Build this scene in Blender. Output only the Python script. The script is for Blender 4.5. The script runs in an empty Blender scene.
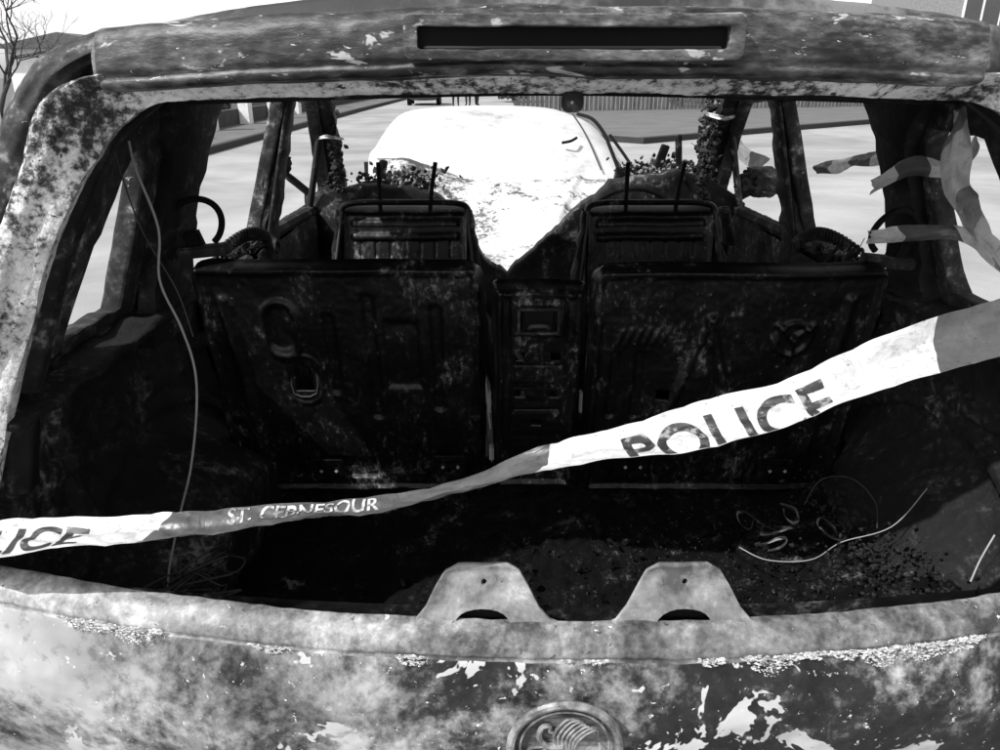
import bpy, bmesh, math, random
from mathutils import Vector, Matrix, noise, Quaternion, Euler
random.seed(7)
sc = bpy.context.scene
sc.view_settings.view_transform = 'Standard'
sc.view_settings.look = 'None'
sc.view_settings.exposure = 0

# ------------------------------------------------------------------ materials
def G(v): return (v, v, v, 1)
def mk(name):
    m = bpy.data.materials.new(name); m.use_nodes = True
    nt = m.node_tree; nt.nodes.clear()
    out = nt.nodes.new('ShaderNodeOutputMaterial'); b = nt.nodes.new('ShaderNodeBsdfPrincipled')
    nt.links.new(b.outputs[0], out.inputs[0])
    return m, nt, b
def nz(nt, co, scale, detail=6, rough=.6, dist=0):
    n = nt.nodes.new('ShaderNodeTexNoise')
    n.inputs['Scale'].default_value = scale; n.inputs['Detail'].default_value = detail
    n.inputs['Roughness'].default_value = rough; n.inputs['Distortion'].default_value = dist
    nt.links.new(co, n.inputs['Vector']); return n.outputs['Fac']
def mt(nt, op, a, b=0.0, clamp=False):
    n = nt.nodes.new('ShaderNodeMath'); n.operation = op; n.use_clamp = clamp
    for i, s in enumerate((a, b)):
        if isinstance(s, (int, float)): n.inputs[i].default_value = s
        else: nt.links.new(s, n.inputs[i])
    return n.outputs[0]
def ramp(nt, fac, stops, interp='LINEAR'):
    n = nt.nodes.new('ShaderNodeValToRGB'); cr = n.color_ramp; cr.interpolation = interp
    while len(cr.elements) < len(stops): cr.elements.new(.5)
    for e, (p, v) in zip(cr.elements, stops):
        e.position = p; e.color = G(v)
    nt.links.new(fac, n.inputs[0]); return n.outputs[0]
def mapr(nt, v, a, b, c, d):
    n = nt.nodes.new('ShaderNodeMapRange'); nt.links.new(v, n.inputs[0])
    for i, x in enumerate((a, b, c, d)): n.inputs[i+1].default_value = x
    return n.outputs[0]
def mixc(nt, fac, a, b):
    n = nt.nodes.new('ShaderNodeMix'); n.data_type = 'RGBA'
    for s, i in ((fac, 0), (a, 6), (b, 7)):
        if isinstance(s, (int, float)): n.inputs[i].default_value = s if i == 0 else G(s)
        else: nt.links.new(s, n.inputs[i])
    return n.outputs[2]
def burnt(name, stops, scale=6, fine=45, famt=.25, bump=.5, bdist=.004, rough=.8, metal=0.,
          bias=(), seed=0, stretch=(1, 1, 1), cloud=None, flakes=None, dist=.4, spec=.4, specks=None, det=5):
    m, nt, b = mk(name)
    tc = nt.nodes.new('ShaderNodeTexCoord'); mp = nt.nodes.new('ShaderNodeMapping')
    nt.links.new(tc.outputs['Object'], mp.inputs[0])
    mp.inputs['Location'].default_value = (seed*3.7, seed*1.9, seed*2.3)
    mp.inputs['Scale'].default_value = stretch
    co = mp.outputs[0]
    a = nz(nt, co, scale, det, .65, dist); f = nz(nt, co, fine, 3, .7)
    fac = mt(nt, 'ADD', a, mt(nt, 'MULTIPLY', mt(nt, 'SUBTRACT', f, .5), famt))
    if bias:
        sx = nt.nodes.new('ShaderNodeSeparateXYZ'); nt.links.new(tc.outputs['Object'], sx.inputs[0])
        for ax, lo, hi, v0, v1 in bias:
            fac = mt(nt, 'ADD', fac, mapr(nt, sx.outputs[ax], lo, hi, v0, v1))
    col = ramp(nt, fac, stops)
    if cloud:
        c = nz(nt, co, cloud[0], 3, .55, .8)
        cm = mapr(nt, c, .35, .65, cloud[1], cloud[2])
        mx = nt.nodes.new('ShaderNodeMix'); mx.data_type = 'RGBA'; mx.blend_type = 'MULTIPLY'; mx.inputs[0].default_value = 1
        nt.links.new(col, mx.inputs[6]); nt.links.new(cm, mx.inputs[7]); col = mx.outputs[2]
    for fk in (flakes, specks):
        if fk:
            fl = nz(nt, co, fk[0], 4, .72, .5)
            wd = fk[3] if len(fk) > 3 else .03
            fm = ramp(nt, fl, [(fk[1], 0), (fk[1]+wd, 1)])
            col = mixc(nt, fm, col, fk[2])
    nt.links.new(col, b.inputs['Base Color'])
    b.inputs['Roughness'].default_value = rough; b.inputs['Metallic'].default_value = metal
    b.inputs['Specular IOR Level'].default_value = spec
    if bump:
        bp = nt.nodes.new('ShaderNodeBump'); bp.inputs['Strength'].default_value = bump; bp.inputs['Distance'].default_value = bdist
        nt.links.new(fac if famt >= .3 else mt(nt, 'ADD', fac, mt(nt, 'MULTIPLY', f, .5)), bp.inputs['Height']); nt.links.new(bp.outputs[0], b.inputs['Normal'])
    return m
def plain(name, v, rough=.7, metal=0., var=.15, scale=4, bump=.1, spec=.4):
    m, nt, b = mk(name); tc = nt.nodes.new('ShaderNodeTexCoord')
    a = nz(nt, tc.outputs['Object'], scale*2, 4, .65); nt.links.new(ramp(nt, a, [(.3, v*(1-var)), (.7, v*(1+var))]), b.inputs['Base Color'])
    b.inputs['Roughness'].default_value = rough; b.inputs['Metallic'].default_value = metal; b.inputs['Specular IOR Level'].default_value = spec
    return m

M = {}
M['gate'] = burnt('tailgate_burnt_paint', [(.36, .006), (.45, .018), (.495, .07), (.55, .19), (.66, .45)],
                  scale=4.6, fine=60, famt=.32, bias=[(0, -.78, -.15, .14, 0), (0, -.1, .12, 0, -.03), (0, .15, .5, 0, .025), (2, .78, .835, .01, -.03)],
                  cloud=(2.2, .55, 1.35), rough=.55, seed=2, bump=.6, bdist=.003, flakes=(10, .60, .45, .012), specks=(85, .65, .6), dist=.35, det=7)
M['ledge'] = burnt('scorched_ledge', [(.32, .015), (.43, .05), (.52, .14), (.61, .28), (.70, .5)], scale=4.5, fine=75, famt=.38, cloud=(2.6, .55, 1.25),
                   bias=[(0, -.8, -.2, .14, 0), (0, .0, .5, 0, .01)], rough=.5, seed=5, flakes=(28, .65, .6), specks=(95, .65, .02), bump=.5, bdist=.002, dist=.4)
M['frame'] = burnt('ash_white_frame', [(.34, .015), (.43, .12), (.49, .38), (.56, .62), (.68, .82)], scale=6, fine=80, famt=.9, rough=.85, seed=7,
                   bump=.9, bdist=.004, bias=[(2, .9, 1.45, .01, .06)], cloud=(4, .6, 1.1), flakes=(9, .64, .05, .05), specks=(105, .63, .03))
M['spoil'] = burnt('spoiler_scorched', [(.38, .006), (.47, .022), (.54, .065), (.63, .16), (.72, .36)], scale=5, fine=70, famt=.45, rough=.5, seed=9,
                   flakes=(16, .61, .34), specks=(100, .66, .5), stretch=(.6, 1, 2.0), bump=.6, bdist=.003, dist=.4, cloud=(4, .5, 1.6))
M['roof'] = burnt('roof_scorched', [(.4, .02), (.5, .06), (.6, .16)], scale=5, famt=.3, rough=.7, seed=4)
M['side'] = burnt('side_charred', [(.40, .006), (.52, .02), (.62, .06), (.70, .22), (.78, .4)], scale=9, famt=.6, rough=.8, seed=1, flakes=(60, .67, .35))
M['inner'] = burnt('inner_charred', [(.42, .002), (.54, .007), (.62, .03), (.72, .18)], scale=7, famt=.6, rough=.7, seed=3, flakes=(85, .69, .2), bump=.8)
M['wall'] = burnt('inner_wall_charred', [(.44, .002), (.55, .007), (.64, .035), (.74, .18)], scale=6, fine=60, famt=.65, rough=.85, seed=6, bump=.9, bdist=.006, flakes=(100, .69, .18))
M['seat'] = burnt('seat_pan_charred', [(.42, .0025), (.54, .006), (.62, .024), (.68, .09), (.77, .25)], scale=9, fine=80, famt=.65, rough=.42, metal=.25, seed=8,
                  stretch=(1.3, 1, .8), bump=.45, bdist=.002, flakes=(80, .68, .2), spec=.5)
M['floor'] = burnt('boot_floor_ash_and_sun', [(.46, .0012), (.58, .003), (.66, .014), (.74, .09)], scale=18, fine=120, famt=.5, rough=.95, seed=11, bump=1, bdist=.008,
                   bias=[(0, .1, .6, 0, .05)], flakes=(190, .70, .2), spec=.15)  # ash gets lighter to the right: sunlight painted into the colour
M['junk'] = burnt('charred_debris', [(.42, .004), (.54, .016), (.64, .08), (.72, .30)], scale=20, famt=.4, rough=.8, seed=12)
M['crumb'] = plain('boot_crumbs', .013, .95, var=.8, scale=30)
M['ash'] = burnt('pale_ash_sheet', [(.33, .05), (.42, .16), (.47, .48), (.7, .64)], scale=6, fine=50, famt=.6, rough=.8, seed=14, bias=[(0, -.50, 0, -.11, .06), (1, 2.3, 3.1, .06, -.03)], bump=.5, bdist=.006, specks=(60, .68, .18))
M['tab'] = burnt('tab_metal', [(.36, .08), (.46, .16), (.6, .25), (.7, .42)], scale=12, fine=80, famt=.4, rough=.5, seed=15, bump=.35, bdist=.001, specks=(100, .66, .03), cloud=(14, .6, 1.3))
M['badge'] = burnt('badge_metal', [(.4, .12), (.55, .32), (.7, .5)], scale=30, famt=.4, rough=.4, metal=.4, seed=16, bump=.2, bdist=.001)
M['black'] = plain('soot_black', .004, .9, scale=20, spec=.2)
M['wire'] = plain('wire_ash', .28, .7)
M['wiredk'] = plain('wire_dark', .04, .7)
M['bright'] = plain('bright_flake', .5, .6, var=.5, scale=40)

# ------------------------------------------------------------------ mesh helpers
def link(ob, parent=None):
    sc.collection.objects.link(ob)
    if parent: ob.parent = parent
    return ob
def empty(name, loc=(0, 0, 0), rotz=0):
    e = bpy.data.objects.new(name, None); e.location = loc; e.rotation_euler = (0, 0, rotz); e.empty_display_size = .2
    return link(e)
def fin(me, smooth=True, ang=40):
    if smooth:
        for p in me.polygons: p.use_smooth = True
        try: me.set_sharp_from_angle(angle=math.radians(ang))
        except Exception: pass
def mesh(name, verts, faces, mat, parent=None, smooth=True, ang=40):
    me = bpy.data.meshes.new(name); me.from_pydata([tuple(v) for v in verts], [], faces); me.update()
    bm = bmesh.new(); bm.from_mesh(me); bmesh.ops.recalc_face_normals(bm, faces=bm.faces); bm.to_mesh(me); bm.free()
    fin(me, smooth, ang)
    if mat: me.materials.append(mat)
    return link(bpy.data.objects.new(name, me), parent)
def grid(name, nu, nv, fn, mat, parent=None, thick=0, ang=60):
    vs = []; fs = []
    for j in range(nv+1):
        for i in range(nu+1): vs.append(fn(i/nu, j/nv))
    for j in range(nv):
        for i in range(nu):
            a = j*(nu+1)+i; fs.append((a, a+1, a+nu+2, a+nu+1))
    ob = mesh(name, vs, fs, mat, parent, True, ang)
    if thick:
        md = ob.modifiers.new('sol', 'SOLIDIFY'); md.thickness = abs(thick); md.offset = 0
    return ob
def catmull(P, n):
    P = [tuple(p) for p in P]; out = []; k = len(P)
    for i in range(k-1):
        p0 = P[max(i-1, 0)]; p1 = P[i]; p2 = P[i+1]; p3 = P[min(i+2, k-1)]
        for s in range(n):
            t = s/n
            out.append(tuple(.5*((2*b)+(-a+c)*t+(2*a-5*b+4*c-d)*t*t+(-a+3*b-3*c+d)*t**3) for a, b, c, d in zip(p0, p1, p2, p3)))
    out.append(P[-1]); return out
def tubegeo(pts, r, seg=8, rend=None):
    pts = [Vector(p[:3]) for p in pts]; n = len(pts); vs = []; fs = []
    t0 = (pts[1]-pts[0]).normalized(); up = Vector((0, 0, 1)) if abs(t0.z) < .9 else Vector((1, 0, 0))
    nrm = t0.cross(up).normalized()
    for i, p in enumerate(pts):
        t = (pts[min(i+1, n-1)]-pts[max(i-1, 0)])
        if t.length < 1e-9: t = t0
        t.normalize(); nrm = (nrm-t*nrm.dot(t)).normalized(); bn = t.cross(nrm)
        rr = r if rend is None else r+(rend-r)*i/(n-1)
        for k in range(seg):
            a = 2*math.pi*k/seg; vs.append(p+nrm*math.cos(a)*rr+bn*math.sin(a)*rr)
    for i in range(n-1):
        for k in range(seg):
            a = i*seg+k; b = i*seg+(k+1) % seg; fs.append((a, b, b+seg, a+seg))
    fs.append(tuple(range(seg))); fs.append(tuple(range((n-1)*seg, n*seg)))
    return vs, fs
def tube(name, pts, r, mat, parent=None, n=8, seg=8, rend=None):
    vs, fs = tubegeo(catmull(pts, n) if n > 1 else pts, r, seg, rend)
    return mesh(name, vs, fs, mat, parent)
def box(name, c, s, mat, parent=None, rot=(0, 0, 0), bev=.004):
    bm = bmesh.new(); bmesh.ops.create_cube(bm, size=1)
    for v in bm.verts: v.co = Vector((v.co.x*s[0], v.co.y*s[1], v.co.z*s[2]))
    if bev: bmesh.ops.bevel(bm, geom=bm.edges[:], offset=min(bev, min(s)*.45), segments=2, affect='EDGES')
    R = Euler(rot).to_matrix()
    for v in bm.verts: v.co = R @ v.co + Vector(c)
    me = bpy.data.meshes.new(name); bm.to_mesh(me); bm.free(); fin(me); me.materials.append(mat)
    return link(bpy.data.objects.new(name, me), parent)
def refine(bm, mx, it=7):
    bmesh.ops.remove_doubles(bm, verts=bm.verts, dist=1e-5)
    for _ in range(it):
        bmesh.ops.triangulate(bm, faces=bm.faces[:])
        e = [e for e in bm.edges if e.calc_length() > mx]
        if not e: break
        bmesh.ops.subdivide_edges(bm, edges=e, cuts=1)
    bmesh.ops.triangulate(bm, faces=bm.faces[:])
def curvemesh(cu, mx, fn):
    ob = bpy.data.objects.new('tmp', cu); sc.collection.objects.link(ob)
    dg = bpy.context.evaluated_depsgraph_get(); dg.update()
    me = bpy.data.meshes.new_from_object(ob.evaluated_get(dg))
    bpy.data.objects.remove(ob)
    bm = bmesh.new(); bm.from_mesh(me); refine(bm, mx)
    for v in bm.verts: v.co = fn(v.co)
    bmesh.ops.recalc_face_normals(bm, faces=bm.faces)
    me2 = bpy.data.meshes.new('m'); bm.to_mesh(me2); bm.free(); return me2
def shape2d(name, outer, holes, thick, bev, fn, mat, parent=None, mx=.06, ang=35):
    cu = bpy.data.curves.new('c', 'CURVE'); cu.dimensions = '2D'; cu.fill_mode = 'BOTH'
    cu.extrude = thick/2; cu.bevel_depth = bev; cu.bevel_resolution = 1
    for poly in [outer]+list(holes):
        sp = cu.splines.new('POLY'); sp.points.add(len(poly)-1)
        for q, p in zip(sp.points, poly): q.co = (p[0], p[1], 0, 1)
        sp.use_cyclic_u = True
    me = curvemesh(cu, mx, fn); me.name = name; fin(me, True, ang); me.materials.append(mat)
    return link(bpy.data.objects.new(name, me), parent)
def N(x, y=0, z=0, s=1.): return noise.noise(Vector((x*s, y*s, z*s)))
def sm(a, b, x):
    t = max(0, min(1, (x-a)/(b-a))); return t*t*(3-2*t)
def arc(cx, cy, r, a0, a1, n=12):
    return [(cx+r*math.cos(math.radians(a0+(a1-a0)*i/n)), cy+r*math.sin(math.radians(a0+(a1-a0)*i/n))) for i in range(n+1)]
def rrect(x0, x1, z0, z1, r, n=5):
    return arc(x1-r, z1-r, r, 0, 90, n)+arc(x0+r, z1-r, r, 90, 180, n)+arc(x0+r, z0+r, r, 180, 270, n)+arc(x1-r, z0+r, r, 270, 360, n)
def interp(tab, x):
    if x <= tab[0][0]: return tab[0][1]
    for (a, b), (c, d) in zip(tab, tab[1:]):
        if x <= c: return b+(d-b)*(x-a)/(c-a)
    return tab[-1][1]

# ================================================================== BURNT CAR
CAR = empty('burnt_out_car')
def ys(x): return .14*x*x
def zs(x): return .868+(.045*x*x if x < 0 else .022*x*x)

prof = [(.035, -.09), (.022, -.03), (.008, -.004), (0, 0), (-.012, -.004), (-.024, -.014), (-.031, -.026), (-.031, -.032), (-.036, -.040), (-.047, -.075), (-.053, -.12), (-.056, -.18), (-.050, -.27), (-.035, -.35), (-.02, -.44)]
P = catmull([(a, b, 0) for a, b in prof], 7)
kled = next(i for i, p in enumerate(P) if p[1] < -.034 and i > 20)
def gate(sub):
    def f(u, v):
        x = -.86+1.72*u; t = v*(len(sub)-1); i = min(int(t), len(sub)-2); k = t-i
        dy = sub[i][0]+(sub[i+1][0]-sub[i][0])*k; dz = sub[i][1]+(sub[i+1][1]-sub[i][1])*k
        d = .012*N(x*3, dz*5, 2)+.007*N(x*8, dz*10, 5)+.0018*N(x*28, dz*30, 9)+.0010*N(x*70, dz*70, 1)
        w = sm(-.02, -.12, dz)
        return (x, ys(x)+dy+d*(.5+w), zs(x)+dz+.004*N(x*8, 3, dz*9)+.0014*N(x*45, 7, dz*30))
    return f
grid('tailgate_ledge', 420, kled, gate(P[:kled+1]), M['ledge'], CAR)
grid('tailgate_skin', 300, 80, gate(P[kled:]), M['gate'], CAR)
vs = []; fs = []
for i in range(9000):
    x = random.uniform(-.8, .75); t = random.random()
    if N(x*6, 9)+.5*N(x*23, 4)+.15*sm(-.2, .4, x) < .06+.7*t*t: continue
    dz = -.024-t*.028+.005*N(x*15, 2); y = ys(x)-.0325-max(0, -(dz+.03))*.45-.0035+.006*N(x*3, dz*5, 2)+.0035*N(x*8, dz*10, 5); z = zs(x)+dz
    r = random.uniform(.0005, .0026)*(1.2-t); n = random.choice((4, 5, 6)); b = len(vs); a0 = random.random()*6
    for k in range(n):
        a = a0+2*math.pi*k/n; q = r*random.uniform(.5, 1.3)
        vs.append((x+q*1.6*math.cos(a), y-.0022*random.random(), z+q*.8*math.sin(a)))
    fs.append(tuple(range(b, b+n)))
mesh('peeling_paint', vs, fs, M['bright'], CAR, False)

def tabshape(cx, nm):
    o = [(-.098, 0), (-.084, .004), (-.070, .018), (-.056, .042), (-.045, .058), (-.03, .064), (.03, .064), (.045, .058), (.056, .042), (.070, .018), (.084, .004), (.098, 0), (.045, -.002)]
    o += arc(0, -.002, .036, 10, 170, 10)[0:] + [(-.045, -.002)]
    o = [(a, b if not (12 < i < 24) else b*.62) for i, (a, b) in enumerate(o)]
    hole = arc(.002, .044, .0045, 0, 330, 10)
    def f(c):
        X = c.x*1.0; zz = c.y
        bulge = .016*math.exp(-((X/.035)**2))*sm(.05, .0, zz)
        rim = .006*sm(.6, 1, abs(X)/(.098-.75*max(0, min(zz, .064)))) + .004*sm(.054, .064, zz)
        return Vector((cx+X, ys(cx)+.006+zz*.42-bulge-rim+c.z+.003*N(X*25, zz*25, cx*9), zs(cx)-.004+zz*1.08+.0015*N(X*30, cx*9)))
    shape2d(nm, o, [hole], .003, .0012, f, M['tab'], CAR, mx=.008, ang=60)
tabshape(-.112, 'hinge_bracket_a'); tabshape(.139, 'hinge_bracket_b')
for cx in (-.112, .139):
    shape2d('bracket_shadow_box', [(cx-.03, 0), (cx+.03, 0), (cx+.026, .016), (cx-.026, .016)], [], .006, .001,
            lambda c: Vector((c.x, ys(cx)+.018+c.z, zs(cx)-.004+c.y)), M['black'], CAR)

def badge():
    c = Vector((-.010, -.0585, .732)); parts = []
    def circ(r, y, n=64): return [c+Vector((r*math.cos(2*math.pi*i/n), y, r*math.sin(2*math.pi*i/n))) for i in range(n+1)]
    parts.append(tubegeo(circ(.067, -.004), .0055, 8)); parts.append(tubegeo(circ(.055, -.003), .0018, 6))
    def wng(pts, r0, r1):
        q = catmull([(c.x+a*.052, c.y-.005, c.z+b*.052) for a, b in pts], 6); parts.append(tubegeo(q, r0, 6, r1))
    for k in range(7):
        a = k*.115
        wng([(-.10+a*.45, -.15+a*.2), (-.28+a*.95, .35-a*.05), (.02+a*1.0, .86-a*.45), (.40+a*.55, .80-a*.75)], .0030, .0010)
    wng([(-.05, .05), (-.42, .05), (-.62, .35), (-.55, .62), (-.38, .66), (-.36, .50), (-.22, .46)], .0048, .002)
    wng([(-.50, .05), (-.80, .0), (-.86, -.16), (-.72, -.22)], .003, .0018)
    wng([(-.45, -.02), (-.70, -.28), (-.84, -.42)], .003, .0018)
    wng([(-.1, -.15), (.15, -.42), (.42, -.38), (.60, -.15), (.84, -.05), (.80, .12)], .0055, .0018)
    wng([(.25, -.42), (.10, -.62), (.22, -.84), (.05, -.88)], .0038, .002)
    wng([(.42, -.36), (.50, -.58), (.42, -.74), (.56, -.76)], .0032, .0018)
    V = []; F = []
    for v, f in parts:
        b = len(V); V += v; F += [tuple(i+b for i in q) for q in f]
    mesh('badge_griffin', V, F, M['badge'], CAR)
    vs = [c+Vector((0, -.0015, 0))]+[c+Vector((.066*math.cos(2*math.pi*i/48), .002, .066*math.sin(2*math.pi*i/48))) for i in range(48)]
    mesh('badge_disc', vs, [(0, 1+i, 1+(i+1) % 48) for i in range(48)], M['spoil'], CAR)
badge()

half = [((-.775, .072, .885), (-.85, .066, .86)), ((-.750, .08, .966), (-.815, .07, .96)), ((-.720, .12, 1.09), (-.78, .105, 1.07)), ((-.650, .16, 1.282), (-.722, .14, 1.26)),
        ((-.588, .185, 1.393), (-.668, .165, 1.38)), ((-.516, .20, 1.461), (-.60, .172, 1.488)), ((-.40, .198, 1.474), (-.43, .155, 1.503)), ((-.2, .19, 1.4785), (-.2, .145, 1.506)), ((0, .188, 1.480), (0, .14, 1.507))]
full = half+[((-a[0]-.012, a[1], a[2]), (-b[0]-.012, b[1], b[2])) for a, b in half[-2::-1]]
I = catmull([a for a, b in full], 14); O = catmull([b for a, b in full], 14)
rows = []
for i, (a, b) in enumerate(zip(I, O)):
    a = Vector(a); b = Vector(b); j = .005*N(i*.15, 4)+.0025*N(i*.7, 2)
    out = Vector((0, -1, .25)); inn = (a-b).normalized()
    rows.append([b+Vector((0, .05, 0)), b, b.lerp(a, .12)+out*.011, b.lerp(a, .38)+out*.012, b.lerp(a, .50)+out*.004, b.lerp(a, .82)+out*.003, a.lerp(b, .05)+out*.001+inn*j*.5, a+inn*j, a+Vector((0, .022, 0))-inn*.004, a+Vector((0, .05, 0))-inn*.02])
def fr(u, v):
    t = u*(len(rows)-1); i = min(int(t), len(rows)-2); k = t-i; s = v*9; j = min(int(s), 8); m = s-j
    p = rows[i][j].lerp(rows[i+1][j], k).lerp(rows[i][j+1].lerp(rows[i+1][j+1], k), m)
    return p+Vector((0, .005*N(p.x*14, p.z*14, 3)+.0025*N(p.x*50, p.z*50, 3), .002*N(p.x*20, 1, p.z*20)+.001*N(p.x*90, 1, p.z*60)))
grid('tailgate_window_frame', 420, 40, fr, M['frame'], CAR)
shape2d('glass_catch', rrect(-.012, .012, -.018, .004, .008), [arc(0, -.008, .003, 0, 330, 8)], .003, .001, lambda c: Vector((c.x-.005, .186+c.z, 1.478+c.y)), M['junk'], CAR, mx=.02)

sp = catmull([(.30, 1.556, 0), (.20, 1.563, 0), (.130, 1.567, 0), (.108, 1.565, 0), (.099, 1.558, 0), (.094, 1.547, 0), (.089, 1.520, 0), (.091, 1.506, 0), (.099, 1.500, 0), (.115, 1.498, 0), (.24, 1.494, 0)], 5)
def fsp(u, v):
    x = -.565+1.03*u; q = x/.55; t = v*(len(sp)-1); i = min(int(t), len(sp)-2); k = t-i
    y = sp[i][0]+(sp[i+1][0]-sp[i][0])*k; z = sp[i][1]+(sp[i+1][1]-sp[i][1])*k
    e = sm(.95, 1.0, abs(2*u-1)); z = z+(1.53-z)*e*.35
    slump = .008*N(x*5, 8)+.003*N(x*17, z*20)
    rr = .004*sm(.006, 0, abs(z-1.513))
    return (x, y+rr+.07*q*q+.003*N(x*14, z*30, 2)+.0014*N(x*60, z*60)+e*.03, z-.018*abs(q)**2.2+slump*.5)
grid('spoiler', 320, 60, fsp, M['spoil'], CAR)
sx0, sx1 = -.178, .146
shape2d('brake_light_rim', rrect(sx0-.008, sx1+.010, 1.5145, 1.5555, .007), [rrect(sx0+.003, sx1-.003, 1.5225, 1.5465, .005)], .022, .0015,
        lambda c: Vector((c.x, .083+.07*(c.x/.55)**2+c.z+.0016*N(c.x*30, c.y*60), c.y+.0028*N(c.x*9, 2)+.0008*N(c.x*50, c.y*50))), M['spoil'], CAR, mx=.012)
box('brake_light_slot', ((sx0+sx1)/2, .090, 1.5345), (sx1-sx0-.004, .006, .026), M['black'], CAR, bev=.001)
box('brake_light_bar', ((sx0+sx1)/2, .086, 1.5260), (sx1-sx0-.02, .005, .003), M['wiredk'], CAR, bev=.001)

def froof(u, v):
    x = -.70+1.40*u; y = .205+1.57*v; ax = abs(x)
    z = 1.592-.052*(ax/.62)**2.4-.035*sm(.62, .70, ax)-.05*sm(.3, 1, v)-.02*sm(.8, 1, v)-.06*sm(.015, 0, v)
    return (x, y+.06*(x/.6)**2*(1-v), z+.004*N(x*6, y*6)+.0015*N(x*30, y*30))
grid('roof', 160, 160, froof, M['roof'], CAR, thick=.004)
grid('roof_lining', 60, 60, lambda u, v: (-.64+1.28*u, .26+1.48*v, 1.497-.01*abs(2*u-1)**2-.045*v+.004*N(u*9, v*9)), M['inner'], CAR, thick=.003)
for yy in (.6, 1.05, 1.45):
    tube('roof_rib', [(-.64, yy, 1.475-.03*(yy/1.7)), (0, yy, 1.49-.03*(yy/1.7)), (.64, yy, 1.475-.03*(yy/1.7))], .012, M['inner'], CAR)
tube('windscreen_header', [(-.66, 1.77, 1.447), (-.3, 1.80, 1.456), (.3, 1.80, 1.456), (.66, 1.77, 1.447)], .018, M['side'], CAR)
for sg in (-1, 1):
    q = catmull([(.86, .10, .80), (.835, .105, .98), (.80, .13, 1.12), (.745, .165, 1.30), (.685, .20, 1.42), (.635, .235, 1.505), (.56, .27, 1.545)], 10)
    def fd(u, v, q=q, sg=sg):
        t = u*(len(q)-1); i = min(int(t), len(q)-2); k = t-i; p = Vector(q[i]).lerp(Vector(q[i+1]), k)
        off = [(-.030, .05), (-.022, .0), (-.008, -.012), (.01, -.008), (.03, .02), (.035, .10)]
        s = v*5; j = min(int(s), 4); m = s-j
        ox = off[j][0]*(1-m)+off[j+1][0]*m; oy = off[j][1]*(1-m)+off[j+1][1]*m
        return (sg*(p.x+ox)+.004*N(p.z*20, v*4), p.y+oy+.005*N(p.z*30, v*9, 5), p.z+ox*.35)
    grid('rear_corner_cheek', 120, 24, fd, M['side'], CAR)

def xs(z): return interp([(0.2, .80), (.5, .845), (.9, .845), (1.02, .825), (1.08, .80), (1.46, .685), (1.53, .62)], z)
def side(sg, W1, nm):
    o = [(3.5, .3), (3.62, .6), (3.45, .84), (2.6, 1.0)]
    o += [(2.52, 1.03), (2.2, 1.23), (1.80, 1.47), (1.6, 1.505), (1.0, 1.52), (.4, 1.515), (.27, 1.49), (.20, 1.36), (.155, 1.18), (.11, .98), (.10, .8), (.09, .3)]
    o += [(.22, .28)]+[(a, b) for a, b in arc(.56, .30, .33, 180, 0, 14)]+[(1.0, .22), (2.4, .22)]+[(a, b) for a, b in arc(2.95, .30, .34, 180, 0, 14)]
    W2 = [(.86, 1.065), (1.395, 1.055), (1.405, 1.12), (1.415, 1.435), (1.38, 1.452), (.90, 1.455), (.83, 1.43), (.82, 1.30), (.83, 1.10)]
    W3 = [(1.53, 1.05), (2.38, 1.03), (2.30, 1.09), (1.86, 1.385), (1.78, 1.43), (1.56, 1.445), (1.52, 1.43)]
    def f(c):
        z = c.y; y = c.x
        x = xs(z)-.03*sm(3.0, 3.62, y)
        x += c.z+.003*N(y*9, z*9, sg)+.0015*N(y*40, z*40, sg)
        return Vector((sg*x, y+.005*N(y*25, z*25, 4), z+.005*N(y*25, z*25, 8)))
    shape2d(nm, o, [W1, W2, W3], .028, .006, f, M['side'], CAR, mx=.04)
side(-1, [(.345, 1.112), (.555, 1.105), (.58, 1.33), (.57, 1.395), (.53, 1.385), (.42, 1.25)], 'body_side_a')
side(1, [(.37, 1.115), (.63, 1.11), (.66, 1.15), (.69, 1.38), (.66, 1.415), (.50, 1.41), (.42, 1.26)], 'body_side_b')

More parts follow.
